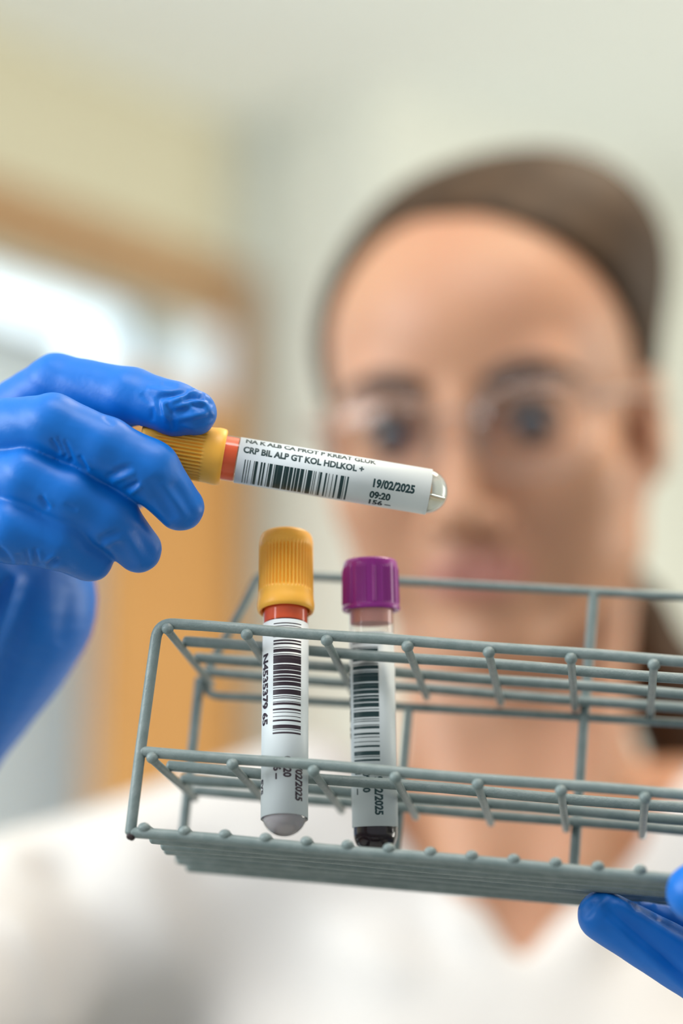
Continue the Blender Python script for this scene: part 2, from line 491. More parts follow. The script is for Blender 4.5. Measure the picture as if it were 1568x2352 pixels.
def bars(u0, u1, v0, v1):
    return [(u0 + (y - t / 2 - 931) / 906 * (u1 - u0), u0 + (y + t / 2 - 931) / 906 * (u1 - u0), v0, v1) for y, t in BARS]

def hemi(r, zc, n=14, rmin=.15):
    return [(max(rmin, r * math.sin(a)), zc - r * math.cos(a)) for a in [math.pi / 2 * i / n for i in range(n + 1)]]

def make_tube(length, content, lab, cap_fn, ink, shift_u, shift_v, stopper, label_seam, full_text=True, content_top=-8.5):
    """tube axis = local z, cap at positive z, tube hangs below z = 0"""
    root = empty('blood_tube')
    R = 6.5
    outer = hemi(R, -length + R) + [(R, -length * .5), (R, 12)]
    inner = [(6.22, 12), (6.22, -length * .5)] + hemi(6.22, -length + R)[::-1]
    lathe('tube_body', outer + inner, M['plastic'], root, seg=96, closed_top=True, closed_bottom=True)
    lathe('tube_contents', hemi(6.18, -length + R) + [(6.18, content_top), (.2, content_top)], content, root, seg=72)
    lathe('stopper', [(6.0, -3.7), (6.15, -3.5), (6.15, 11.6), (.2, 11.6)], stopper, root, seg=72)
    u0, u1 = lab
    rl = R + .07
    label = curved_patch('label', [(u0, u1, -rl * 3.00 + label_seam, rl * 3.00 + label_seam)], rl, M['paper'], root, dphi=.05)
    sm = label.modifiers.new('thickness', 'SOLIDIFY'); sm.thickness = .00008; sm.offset = -1
    rp = rl + .035
    b0, b1 = u0 + (2.2 if full_text else 1.2), u0 + 32.0 + shift_u + (3.6 if content_top < -20 else 0)
    curved_patch('barcode', bars(b0, b1, -7.9 + shift_v, .5 + shift_v), rp, ink, label)
    d0 = u0 + 39 + shift_u
    items = [('NA K ALB CA PROT P KREAT GLUK', u0 + 1.6 + shift_u, 7.1 + shift_v, 37.5, 2.0), ('CRP BIL ALP GT KOL HDLKOL +', u0 + 1.3 + shift_u, 3.5 + shift_v, 34.5, 2.0),
             ('19/02/2025', d0, .05 + shift_v, 11.9, 2.35), ('09:20', d0 - .5, -3.5 + shift_v, 6.0, 2.2), ('156 \u2013', d0 - .3, -6.4 + shift_v, 6.3, 2.2),
             ('N4535379 65', u0 + 7.8 + shift_u, -11.1 + shift_v, 21, 2.7), ('SYS', d0 + 5, -12.6 + shift_v, 4.4, 1.8)]
    items = items[:5] if full_text else items[2:]
    V, Fc = text_mesh(items, rp)
    mesh_obj('printed_text', V, Fc, ink, label)
    cap_fn(root)
    return root

def orange_cap(root):
    nr = 44
    def rib(t, z, r):
        m = max(0, min(1, (z - 5.6) / .8)) * max(0, min(1, (19.8 - z) / 1.5))
        w_ = .5 + .5 * math.cos(nr * t)
        gap = 1 - .0 * t
        return -.6 * m * (1 - w_ ** .7) * gap
    zs = [5.4 + i * .45 for i in range(36)]
    prof = [(6.62, 11.5), (6.75, .5), (7.0, .05), (7.5, -.1), (7.95, .25), (8.15, 1.1), (8.2, 2.2), (8.05, 3.2), (7.95, 4.2), (7.93, 5.0)]
    prof += [(7.92 - .012 * (z - 5) , z) for z in zs]
    prof += [(7.62, 21.6), (7.45, 22.6), (7.1, 23.3), (6.5, 23.75), (5.6, 23.95), (2, 24.05), (.2, 24.05)]
    o = lathe('cap', prof, M['orange_cap'], root, seg=352, rib=rib)
    return o

def purple_cap(root):
    def rib(t, z, r):
        m = max(0, min(1, (z - 1.6) / .5)) * max(0, min(1, (12.8 - z) / .6))
        if r < 7: return 0
        a = (t + .32) % (math.pi / 3.5) - math.pi / 7
        big = .42 * math.exp(-(a / .05) ** 4)
        fine = .24 * max(0, math.cos(72 * t)) * (1 if abs(a) > .24 else 0)
        return m * (big + fine)
    prof = [(6.62, 8), (6.8, .4), (7.6, 0), (8.2, .05), (8.42, .4), (8.45, 1.1), (8.2, 1.35), (8.12, 1.7)]
    prof += [(8.1 - .014 * (z - 2), z) for z in [2.0 + i * .5 for i in range(22)]]
    prof += [(7.92, 13.2), (7.75, 14.2), (7.45, 14.75), (6.9, 15.05), (6.2, 15.0), (5.9, 14.7), (2, 14.6), (.2, 14.6)]
    return lathe('cap', prof, M['purple_cap'], root, seg=360, rib=rib)

def orient(root, cap_point, tip_point, face=None, roll=0):
    """cap_point = rim centre, tip_point = tip, both camera mm"""
    c = c2w(*cap_point); t = c2w(*tip_point)
    z = (c - t).normalized()
    n = (CAM - c).normalized() if face is None else face
    x = (n - z * n.dot(z)).normalized(); y = z.cross(x)
    m = Matrix(((x.x, y.x, z.x, c.x), (x.y, y.y, z.y, c.y), (x.z, y.z, z.z, c.z), (0, 0, 0, 1)))
    root.matrix_world = m @ Matrix.Rotation(roll, 4, 'Z')

# ------------------------------------------------------------------ rack frame (camera mm)
nL = Vector((.989, -.066, -.130)).normalized()
nD = Vector((.105, -.263, .959)); nD = (nD - nL * nD.dot(nL)).normalized()
nV = Vector((.0975, .9625, .253)); nV = (nV - nL * nV.dot(nL)); nV = (nV - nD * nV.dot(nD)).normalized()
RO = Vector(px(388, 1432, 677))
HT = 59.0                                        # height of the top grid above the base
def rk(s, d, hh):
    """rack coordinates (along, back, up from the base) -> camera mm"""
    return RO + nL * s + nD * d + nV * (hh - HT)

wl, wd, wv = (c2w_dir(*a).normalized() for a in (nL, nD, nV))
base_w = c2w(*rk(0, 0, 0))
RACKM = Matrix(((wl.x, wd.x, wv.x, base_w.x), (wl.y, wd.y, wv.y, base_w.y), (wl.z, wd.z, wv.z, base_w.z), (0, 0, 0, 1)))
rack = tag(empty('test_tube_rack', RACKM), 'grey-green coated wire test tube rack holding two upright tubes', 'rack')

def wire(name, pts, r, parent, closed_ends=True, material=None, bulge=None, seg=20):
    """round wire through pts (rack mm) swept as one mesh with rounded ends"""
    P = [Vector(p) for p in pts]
    V, Fc = [], []
    rings = []
    def frame(t):
        up = Vector((0, 0, 1)) if abs(t.z) < .9 else Vector((1, 0, 0))
        a = t.cross(up).normalized(); return a, t.cross(a).normalized()
    tang = []
    for i in range(len(P)):
        t = (P[min(i + 1, len(P) - 1)] - P[max(i - 1, 0)]).normalized(); tang.append(t)
    stations = []
    for a in (1.0, .8, .5, .2): stations.append((P[0] - tang[0] * r * math.sin(math.pi / 2 * a) * .7, tang[0], r * math.cos(math.pi / 2 * a * .985)))
    for i in range(len(P)): stations.append((P[i], tang[i], r))
    for a in (.2, .5, .8, 1.0): stations.append((P[-1] + tang[-1] * r * math.sin(math.pi / 2 * a) * .7, tang[-1], r * math.cos(math.pi / 2 * a * .985)))
    a0, b0 = frame(stations[0][1])
    for c, t, rr in stations:
        a0 = (a0 - t * a0.dot(t)).normalized(); b0 = t.cross(a0)
        for k in range(seg):
            th = 2 * math.pi * k / seg
            V.append((c + a0 * rr * math.cos(th) + b0 * rr * math.sin(th)) * .001)
    n = len(stations)
    for j in range(n - 1):
        for k in range(seg):
            k2 = (k + 1) % seg
            Fc.append((j * seg + k, j * seg + k2, (j + 1) * seg + k2, (j + 1) * seg + k))
    Fc.append(tuple(range(seg - 1, -1, -1))); Fc.append(tuple((n - 1) * seg + k for k in range(seg)))
    return mesh_obj(name, V, Fc, material or M['wire'], parent)

def arc(c, p, q, n=8):
    """quarter bend from p to q around corner c (quadratic)"""
    c, p, q = Vector(c), Vector(p), Vector(q)
    return [p * (1 - t) ** 2 + c * 2 * t * (1 - t) + q * t * t for t in [i / n for i in range(n + 1)]]

def blob(name, c, r, parent, squash=(1, 1, 1)):
    bm = bmesh.new(); bmesh.ops.create_uvsphere(bm, u_segments=16, v_segments=10, radius=r * .001)
    for v in bm.verts: v.co = Vector((v.co.x * squash[0], v.co.y * squash[1], v.co.z * squash[2])) + Vector(c) * .001
    me = bpy.data.meshes.new(name); bm.to_mesh(me); bm.free()
    return link_mesh(name, me, M['wire'], parent)

LEN, CELL, DEP, MID = 180.0, 22.5, 67.5, 22.5
RW, RC = 1.55, 1.15
LE, RE = -3.0, LEN + 3.0
# front frame loop: left upright, rounded corner, top rail, rounded corner, right upright
fr = [(LE - .8, 0, 0), (LE - .8, 0, 20), (LE - .4, 0, 45)] + arc((LE, 0, HT), (LE - .2, 0, HT - 4.5), (LE + 4.5, 0, HT))
fr += [(s, 0, HT + .12 * math.sin(s * .12)) for s in np.linspace(10, 170, 17)]
fr += arc((RE, 0, HT), (RE - 4.5, 0, HT), (RE, 0, HT - 4.5)) + [(RE, 0, 20), (RE, 0, 0)]
ff = wire('front_frame', fr, RW, rack)
wire('worn_corner', [(LE - .9, -.25, -.95), (LE + .0, -.3, -1.25)], 1.15, ff, material=M['worn'])
def rail(s0, s1, d, hh, name='rail', r=RW):
    n = 14; ph = d * 1.3 + hh
    return wire(name, [(s0 + (s1 - s0) * i / n, d + .1 * math.sin(i * 1.9 + ph), hh + .18 * math.sin(i * 1.1 + ph)) for i in range(n + 1)], r, rack)
rail(LE, RE, 0, MID); rail(LE, RE, 0, 0)
for i, d in enumerate((22.5, 45, 67.5)):
    rail(1.0 - .5 * i, LEN + 1, d, HT - .2)
    rail(.5, LEN + 1, d, MID - .2)
for i in range(1, 7): rail(1.6 - 1.2 * (i % 2), LEN + 1, i * 11.25, 0)
wire('rail', [(1.0, 67.5 + 1.0, -.4), (LEN, 67.5 + 1.0, -.4)], 1.9, rack)
for lvl in (HT, MID):
    for i in range(9):
        s = i * CELL
        c = wire('crossbar', [(s, -.9, lvl - 2.15), (s, 20, lvl - 2.2), (s, 45, lvl - 2.15), (s, DEP + (8 if i in (0, 8) and lvl == HT else 2.5), lvl - 2.3)], RC, rack)
        blob('weld', (s, -1.0, lvl - 1.75), 1.75, c, (1, .9, .95))
for i in range(17):
    s = i * 11.25
    c = wire('base_crossbar', [(s, -.9, 1.75), (s, 30, 1.8), (s, DEP + 1.8, 1.75)], RC, rack)
    blob('weld', (s, -.7, 1.45), 1.6, c, (1.1, .9, .9))
# back: uprights, a rail a little under the grid, and a trapezoid carrying handle above it
bk = DEP + 2.6
b_fr = [(-2.2, bk - 1.0, 1), (-2.4, bk - 1.0, 40), (-2.6, bk - 1, HT - 2.5)]
wire('back_upright', b_fr, RW, rack)
wire('back_upright', [(LEN + 2.4, bk - 1, 1), (LEN + 2.4, bk - 1, HT - 2.5)], RW, rack)
br = [(-1.2, bk - 2, HT - 2.5)] + arc((-.5, bk, 52.3), (-1.2, bk, 56), (4, bk, 52.2)) + [(s, bk, 52.2 + .018 * s) for s in np.linspace(12, 165, 10)] + arc((LEN, bk, 55.3), (LEN - 5, bk, 55.3), (LEN, bk - 1, HT - 1))
wire('back_rail', br, RC + .15, rack)
wire('back_upright', [(62.5, bk, 1), (62.4, bk, 52.8)], 1.35, rack)
wire('back_upright', [(115.6, bk, 1), (115.4, bk, 50), (115.6, bk, 93)], RW, rack)
hd_ = [(-2.0, bk, HT - 3)] + [(-2 + 13 * t, bk, HT - 2 + 31 * t) for t in (.2, .5, .8)] + arc((12.2, bk, 91.6), (11, bk, 89), (17, bk, 91.7))
hd_ += [(s, bk, 91.4 + .016 * s) for s in np.linspace(25, 155, 9)] + arc((168, bk, 94), (163, bk, 94), (169, bk, 90)) + [(LEN + 2, bk, HT - 3)]
wire('handle', hd_, 1.35, rack)

# tubes standing in the rack and the one held up
held = make_tube(64.8, M['serum'], (4.0, 59.3), orange_cap, M['ink'], 0, 0, M['stopper'], 0)
held.name = 'blood_tube'
tag(held, 'orange-capped blood tube held sideways in the gloved fingers above the rack', 'test tube', 'blood sample tubes')
orient(held, px(513, 1051, 688), px(1026, 1137, 690))

t2 = make_tube(65.6, M['gel'], (4.2, 60.7), orange_cap, M['ink2'], 1.8, 4.3, M['stopper'], 0, False)
tag(t2, 'orange-capped blood tube standing upright in front row of wire rack', 'test tube', 'blood sample tubes')
b2 = rk(37.4, 8.6, 3.4); tp = rk(31.1, 15.0, HT)
dirv = (tp - b2).normalized()
orient(t2, b2 + dirv * 65.6, b2)

t3 = make_tube(70.5, M['blood'], (6.8, 62.4), purple_cap, M['ink'], 1.6, 1.3, M['pink_stopper'], 0, False, content_top=-30)
tag(t3, 'purple-capped blood tube with dark blood standing in the second rack row', 'test tube', 'blood sample tubes')
b3 = rk(60.2, 35.6, 3.4); tp = rk(54.3, 31.3, HT)
dirv = (tp - b3).normalized()
orient(t3, b3 + dirv * 70.5, b3)

# ------------------------------------------------------------------ gloved hands (camera mm)
def chain(f, pts, k=1.6):
    for i in range(len(pts) - 1):
        (u0, v0, z0, r0), (u1, v1, z1, r1) = pts[i], pts[i + 1]
        f.cone(px(u0, v0, z0), px(u1, v1, z1), r0, r1, k)
    return f

person = tag(empty('person', Matrix.Translation((.075, 1.13, 0))), 'woman in white tunic, glasses and blue gloves looking at a tube she lifts', 'person')

def right_glove():
    xs = axis_grid(-235, -30, -108, -30, .55, 1.8)
    ys = axis_grid(-150, 60, -26, 50, .55, 1.8)
    zs = axis_grid(640, 860, 650, 735, .55, 1.8)
    palm = Field(xs, ys, zs)
    wr = (-150, 1500, 768)
    # palm body
    for a, b, ra, rb in (((-125, 1055, 716), (-150, 1490, 768), 12, 24), ((-205, 1030, 706), (-180, 1490, 768), 12, 23), ((-235, 1115, 706), (-165, 1500, 768), 12, 24),
                         ((-225, 1200, 712), (-30, 1430, 762), 12, 21), ((-120, 1230, 725), (10, 1400, 758), 16, 25)):
        palm.cone(px(*a), px(*b), ra, rb, 14)
    palm.cone(px(26, 1370, 752), px(-124, 1500, 768), 22.5, 28.5, 14)
    elbow = (-235, -230, 880)
    w0 = Vector(px(-120, 1500, 768)); e = Vector(elbow)
    w1 = w0 + (e - w0) * .5
    palm.cone(w0, w1, 28.5, 36, 16)
    fingers = [
        [(-125, 1050, 722, 10.0), (132, 886, 698, 9.2), (300, 917, 688, 8.9), (400, 940, 682, 7.6), (444, 948, 681, 6.6)],
        [(-205, 1012, 700, 10.0), (122, 976, 672, 8.6), (240, 1028, 671, 8.5), (342, 1082, 672, 8.6), (414, 1165, 676, 6.7)],
        [(-235, 1100, 705, 9.8), (66, 1100, 672, 8.5), (160, 1140, 671, 8.4), (250, 1188, 674, 8.2), (318, 1262, 680, 6.6)],
        [(-225, 1195, 712, 9.0), (28, 1216, 673, 9.4), (134, 1238, 674, 8.5), (206, 1282, 680, 6.7)],
        [(60, 1330, 752, 17), (60, 1210, 742, 13), (240, 1130, 722, 10), (372, 1064, 708, 7.7)],
    ]
    tot = None
    for fi, pts in enumerate(fingers):
        f = palm.copy()
        g = Field(xs, ys, zs); chain(g, pts, 1.6)
        f.F = smin(f.F, g.F, 9)
        tot = f.F if tot is None else smin(tot, f.F, 1.3)
    fld = palm; fld.F = tot
    # the cap presses into the glove
    capf = Field(xs, ys, zs); c0 = Vector(px(513, 1051, 688)); c1 = Vector(px(1026, 1137, 690)); ax = (c0 - c1).normalized()
    capf.cone(c0 - ax * .2, c0 + ax * 23, 8.15, 7.8, 0)
    fld.F = -smin(-fld.F, capf.F, .8) if False else np.maximum(fld.F, -capf.F)
    V, Q = fld.mesh()
    V = smooth_np(V, Q, 4, .5)
    def L(u0, v0, u1, v1, z, wd_, am): return (px(u0, v0, z), px(u1, v1, z), wd_, am)
    V = creases_px(V, Q, [
        # wrinkled index fingertip
        (340, 893, 395, 905, .9, .6), (366, 912, 428, 902, .8, -1.0), (392, 924, 452, 898, .9, .8), (418, 916, 468, 908, 1.0, -1.3), (400, 938, 440, 925, .8, .7),
        (392, 946, 436, 940, .8, -.7), (430, 928, 470, 936, .8, -.8), (436, 918, 480, 926, .8, .7), (408, 962, 474, 950, .8, .8), (446, 972, 488, 958, .8, -.6),
        (360, 912, 372, 952, .7, -.6), (370, 925, 384, 968, .8, .6), (350, 936, 350, 966, .7, -.4), (382, 930, 398, 962, .7, -.6), (458, 905, 490, 930, .8, -.6), (325, 905, 350, 930, .8, -.4),
        (396, 965, 400, 988, .8, -.4), (372, 880, 405, 888, .7, -.4), (420, 975, 450, 985, .8, .35), (474, 930, 490, 955, .8, .4),
        (155, 885, 178, 915, .9, -.8), (166, 880, 186, 910, .8, .4), (238, 958, 262, 975, .8, -.3),
        # middle finger
        (118, 1008, 138, 1040, .7, -.8), (132, 1006, 152, 1050, .7, -.8), (146, 1012, 166, 1062, .7, -.8), (125, 1007, 145, 1045, .6, .5), (139, 1010, 159, 1054, .6, .5), (182, 1048, 202, 1080, .7, -.6), (190, 1050, 210, 1078, .6, .4),
        (246, 1096, 300, 1072, .9, -.6), (258, 1106, 308, 1086, .9, .6), (286, 1126, 318, 1106, .7, -.9), (298, 1134, 324, 1116, .7, .7), (262, 1080, 290, 1072, .7, -.4),
        (340, 1105, 396, 1186, 1.7, -.6), (372, 1112, 424, 1192, 1.5, .6), (400, 1110, 446, 1186, 1.5, -.5), (356, 1150, 392, 1206, 1.2, .4),
        # ring finger
        (94, 1140, 112, 1168, .9, -.8), (102, 1136, 120, 1164, .7, .4), (228, 1240, 272, 1220, 1.1, -.9), (236, 1254, 280, 1236, 1.0, .7), (255, 1235, 300, 1300, 1.5, -.6), (284, 1225, 326, 1290, 1.4, .6), (312, 1215, 352, 1282, 1.4, -.4), (150, 1158, 176, 1172, .8, -.4),
        # little finger
        (60, 1262, 66, 1298, .8, -.7), (70, 1262, 76, 1298, .8, .5), (78, 1260, 84, 1298, .8, -.7), (110, 1300, 134, 1284, .9, -1.2), (104, 1290, 130, 1276, .8, .5), (42, 1272, 48, 1300, .8, -.6), (-10, 1255, 28, 1296, 1.0, -1.2), (88, 1262, 96, 1290, .8, .4),
        (140, 1290, 160, 1262, 1.6, -.35), (170, 1300, 200, 1262, 1.6, .3)], 684)
    pl_ = []
    for q in range(7):
        pl_.append((70 - q * 34, 1330, -40 - q * 62, 1730, 2.6, (1.3 if q % 2 else -1.6)))
    pl_ += [(15, 1325, -60, 1500, 1.3, -1.4), (35, 1330, -20, 1480, 1.2, 1.0), (165, 1350, 140, 1480, 2.5, -.8)]
    V = creases_px(V, Q, pl_, 900, 700)
    n = (.10 * np.sin(V[:, 0] * .62 + V[:, 1] * .41) * np.sin(V[:, 1] * .55 - V[:, 2] * .38))
    V = V + vnormals(V, Q) * n[:, None]
    return V, Q

def left_glove():
    xs = axis_grid(50, 235, 60, 112, .6, 1.8)
    ys = axis_grid(-265, -88, -150, -88, .6, 1.8)
    zs = axis_grid(600, 800, 610, 715, .6, 1.8)
    palm = Field(xs, ys, zs)
    wr = (170, -192, 715)
    def P(u, v, z): return px(u, v, z)
    for a, b, ra, rb in ((P(1835, 2235, 682), wr, 13, 24), (P(1800, 2330, 700), wr, 13, 24), (P(1790, 2400, 716), wr, 12, 23), (P(1780, 2300, 662), wr, 14, 24)):
        palm.cone(a, b, ra, rb, 14)
    w0 = Vector(wr); e = Vector((255, -330, 905)); w1 = w0 + (e - w0) * .35
    palm.cone(w0, w1, 30, 35, 16)
    fingers = [
        [(1900, 2420, 684, 11), (1640, 2250, 680, 9.2), (1385, 2103, 680, 7.3)],
        [(1820, 2300, 702, 11), (1610, 2160, 697, 8.8), (1470, 2112, 698, 7.8), (1415, 2096, 700, 6.6)],
        [(1800, 2400, 716, 10), (1690, 2260, 722, 8.5), (1560, 2165, 722, 7.6), (1500, 2150, 722, 6.5)],
        [(1790, 2440, 730, 9), (1740, 2310, 742, 7.5), (1650, 2210, 742, 6.8), (1600, 2190, 742, 6)],
        [(1850, 2250, 670, 14), (1790, 2120, 640, 11), (1690, 2062, 633, 9.5), (1600, 2050, 634, 8.0)],
    ]
    tot = None
    for pts in fingers:
        f = palm.copy(); g = Field(xs, ys, zs); chain(g, pts, 1.6)
        f.F = smin(f.F, g.F, 9)
        tot = f.F if tot is None else smin(tot, f.F, 1.6)
    palm.F = tot
    # keep the fingers outside the rack volume (half-space carve around the base)
    sl, X, Y, Z = palm.sub((50, -265, 600), (235, -88, 800))
    o = rk(0, 0, 0)
    hh = (X - o.x) * nV.x + (Y - o.y) * nV.y + (Z - o.z) * nV.z
    dd = (X - o.x) * nD.x + (Y - o.y) * nD.y + (Z - o.z) * nD.z
    ss = (X - o.x) * nL.x + (Y - o.y) * nL.y + (Z - o.z) * nL.z
    boxd = np.maximum(np.maximum(-1.3 - hh, -1.4 - dd), np.maximum(dd - 73, ss - 184.5)).astype(np.float32)
    palm.F[sl] = np.maximum(palm.F[sl], -boxd)
    V, Q = palm.mesh(); V = smooth_np(V, Q, 4, .5)
    V = creases_px(V, Q, [(1392, 2082, 1600, 2262, 2.0, -1.6), (1420, 2072, 1600, 2190, 1.8, .9), (1470, 2085, 1600, 2160, 1.4, -.9), (1384, 2052, 1340, 2108, 1.3, -.5),
                          (1350, 2062, 1330, 2090, 1.2, .4), (1400, 2120, 1600, 2290, 1.4, .6), (1480, 2240, 1600, 2330, .8, .5), (1455, 2060, 1462, 2095, .9, -.6), (1505, 2075, 1512, 2110, .9, -.6)], 700)
    n = .09 * np.sin(V[:, 0] * .62 + V[:, 1] * .41) * np.sin(V[:, 1] * .55 - V[:, 2] * .38)
    V = V + vnormals(V, Q) * n[:, None]
    return V, Q

for fn, lab in ((right_glove, None), (left_glove, None)):
    V, Q = fn()
    Wd = cam_to_world(V) - np.array([.075, 1.13, 0])
    g = np_mesh('glove', Wd, Q[:, ::-1], M['glove'], person)

# ------------------------------------------------------------------ the person (world mm)
def cw(p):
    v = c2w(*p); return (v.x * 1000, v.y * 1000, v.z * 1000)

# head frame: local x = image right, y = up, z = out of the face
HC = Vector(cw(px(1120, 960, 1125)))            # between the ears at eye level
def head_rot(yaw, pitch, roll):
    X = Vector((1, 0, 0)); U = c2w_dir(0, 1, 0); Fo = c2w_dir(0, 0, -1)
    base = Matrix((X, U, Fo)).transposed()
    Rz = Matrix.Rotation(roll, 3, 'Z'); Ry = Matrix.Rotation(yaw, 3, 'Y'); Rx = Matrix.Rotation(pitch, 3, 'X')
    return base @ Rz @ Ry @ Rx
HR = head_rot(math.radians(-13), math.radians(3), math.radians(5))
def hl(x, y, z):
    v = HC + HR @ Vector((x, y, z)); return (v.x, v.y, v.z)
HRn = [list(r) for r in HR]

SHR = cw((-135, -200, 1085)); SHL = cw((272, -190, 1095))
ELR = cw((-235, -230, 880)); ELL = cw((255, -330, 905))
WRR = cw(px(-120, 1500, 768)); WRL = cw((170, -192, 715))
def lerp(a, b, t): return tuple(a[i] + (b[i] - a[i]) * t for i in range(3))

def body_torso(f, off=0, arms=True, k=30):
    cx, cy = 75, 1135
    f.ell((cx, cy, 1235), (160 + off, 98 + off, 170 + off), k)
    f.cone(SHR, lerp(SHR, (cx, cy, 1436), .58), 46 + off, 40 + off, k)
    f.cone(SHL, lerp(SHL, (cx, cy, 1425), .58), 46 + off, 40 + off, k)
    f.cone((cx - 60, cy + 5, 1385), (cx + 60, cy + 5, 1385), 36 + off, 36 + off, k)
    f.ell((cx - 62, cy - 62, 1235), (62 + off, 55 + off, 60 + off), k)
    f.ell((cx + 62, cy - 62, 1235), (62 + off, 55 + off, 60 + off), k)
    f.ell((cx, cy, 1020), (132 + off, 88 + off, 170 + off), k)
    f.ell((cx, cy, 880), (168 + off, 108 + off, 130 + off), k)
    if arms:
        f.cone(SHR, ELR, 45 + off, 37 + off, 12); f.cone(SHL, ELL, 45 + off, 37 + off, 12)
    return f

def head(f):
    e = lambda c, r, k=14, carve=False: f.ell(hl(*c), r, k, HRn, carve)
    cn = lambda a, b, r1, r2, k=8: f.cone(hl(*a), hl(*b), r1, r2, k)
    # neck first, set back under the jaw
    f.cone((82, 1132, 1370), hl(0, -45, -38), 58, 50, 14)
    f.cone((82, 1112, 1360), hl(0, -70, -14), 46, 38, 14)
    for sx in (-1, 1): f.cone((82 + sx * 22, 1072, 1375), hl(sx * 52, -38, -30), 13, 14, 16)
    e((0, 26, -18), (73, 90, 92), 12); e((0, 36, 18), (63, 56, 65), 14)
    e((0, -28, 26), (57, 60, 52), 14)
    for sx in (-1, 1):
        cn((sx * 57, -36, -4), (sx * 50, -64, 8), 15, 14, 14)
        cn((sx * 50, -64, 8), (sx * 14, -96, 56), 14, 13, 14)
        e((sx * 35, -56, 36), (27, 27, 30), 16)
        e((sx * 38, -28, 48), (28, 24, 26), 16)
    cn((0, -60, 30), (0, -88, 46), 38, 20, 10)
    e((0, -97, 62), (17, 13, 16), 9)
    e((0, -60, 50), (30, 30, 33), 12)
    cn((-38, 20, 66), (38, 20, 66), 11, 11, 12)
    for sx in (-1, 1):
        e((sx * 31, 0, 85), (19, 12, 17), 7, True)
    cn((0, 12, 79), (0, -34, 99), 6.5, 8.5, 7)
    e((0, -37, 98), (10, 9, 10), 4)
    for sx in (-1, 1):
        e((sx * 12, -41, 89), (7, 7, 9), 4)
        e((sx * 7, -47, 93), (3.5, 3.5, 5), 1.5, True)
    for sx in (-1, 1): e((sx * 31, 0, 68), (15.5, 12, 11), 3)
    for sx in (-1, 1): e((sx * 31, -2.5, 81), (12, 5.2, 8), 1.5, True)
    cn((-23, -66, 79), (-6, -61.5, 84), 1.8, 2.8, 4); cn((23, -66, 79), (6, -61.5, 84), 1.8, 2.8, 4)
    cn((-13, -71, 80.5), (13, -71, 80.5), 3.4, 3.4, 4)
    f.ell(hl(0, -66.5, 91), (22, 1.7, 9), 2, HRn, True)
    for sx in (-1, 1):
        e((sx * 75, -6, -14), (7, 31, 19), 6); e((sx * 82, -2, -10), (5, 18, 11), 5, True)
    return f

ux = axis_grid(-330, 340, -10, 190, 2.4, 9)
uy = axis_grid(640, 1290, 955, 1120, 2.4, 8)
uz = axis_grid(0, 1740, 1430, 1660, 2.4, 10)
bodyf = Field(ux, uy, uz)
body_torso(bodyf); head(bodyf)
for a, b, c, d in ((SHR, ELR, 42, 34), (ELR, WRR, 33, 21), (SHL, ELL, 42, 34), (ELL, WRL, 33, 21)): bodyf.cone(a, b, c, d, 12)
bodyf.cone(WRR, lerp(WRR, cw(px(-210, 1100, 708)), .6), 20, 14, 10)
bodyf.cone(WRL, lerp(WRL, cw(px(1810, 2300, 690)), .6), 20, 14, 10)
for sx in (-1, 1):
    hx = 75 + sx * 90
    bodyf.cone((hx, 1135, 830), (hx, 1130, 460), 82, 52, 20); bodyf.cone((hx, 1130, 460), (hx, 1150, 90), 50, 36, 12)
    bodyf.cone((hx, 1150, 60), (hx, 1000, 45), 38, 34, 10)
V, Q = bodyf.mesh(); V = smooth_np(V, Q, 1, .5)
OFF = np.array([.075, 1.13, 0])
body = np_mesh('body', V * .001 - OFF, Q, M['skin'], person)
body.data.materials.append(M['lip'])
# lips get their own colour
Hinv = np.array(HR.inverted()); HCn = np.array(HC)
loc = (V - HCn) @ Hinv.T
fc = loc[Q].mean(1)
lipm = (np.abs(fc[:, 0]) < 25) & (fc[:, 2] > 70) & (((fc[:, 0] / 26) ** 2 + ((fc[:, 1] + 67) / 10) ** 2) < 1)
mi = np.zeros(len(Q), np.int32); mi[lipm[:len(mi)]] = 1
if len(body.data.polygons) == len(mi): body.data.polygons.foreach_set('material_index', mi)

# tunic with a V neck
def folds(V, Q, lst): return creases(V, Q, lst)
cx_ = axis_grid(-330, 340, -60, 240, 4.0, 8)
cyg = axis_grid(760, 1290, 980, 1260, 4.0, 8)
czg = axis_grid(700, 1500, 1200, 1470, 4.0, 9)
tf = Field(cx_, cyg, czg)
body_torso(tf, 10, True, 34)
tf.cone(ELR, lerp(ELR, WRR, .35), 47, 46, 14); tf.cone(ELL, lerp(ELL, WRL, .35), 47, 46, 14)
tf.ell((75, 1135, 800), (185, 122, 130), 30)
# neckline: wedge in front, round hole for the neck
sl, X, Y, Z = tf.sub((-200, 700, 1150), (350, 1300, 1500))
A0 = pw(1195, 2222, 1052); AL = pw(925, 1700, 1100); AR = pw(1560, 1800, 1110)
zz = (Z - A0[2])
xl = A0[0] + (AL[0] - A0[0]) * np.clip(zz / (AL[2] - A0[2]), 0, 2) ** .85
xr = A0[0] + (AR[0] - A0[0]) * np.clip(zz / (AR[2] - A0[2]), 0, 2) ** 1.0
wedge = np.maximum(np.maximum(xl - X, X - xr) * .85, np.maximum(-zz, Y - 1150)).astype(np.float32)
neck = (np.sqrt((X - 82) ** 2 + ((Y - 1128) * 1.0) ** 2) - 74 - np.clip(Z - 1400, -200, 60) * .25).astype(np.float32)
neck = np.maximum(neck, 1375 - Z)
cut = np.minimum(np.broadcast_to(wedge, tf.F[sl].shape), np.broadcast_to(neck, tf.F[sl].shape))
tf.F[sl] = np.maximum(tf.F[sl], -cut)
V, Q = tf.mesh(); V = smooth_np(V, Q, 6, .5)
fl = []
def W2(u, v, z): return pw(u, v, z)
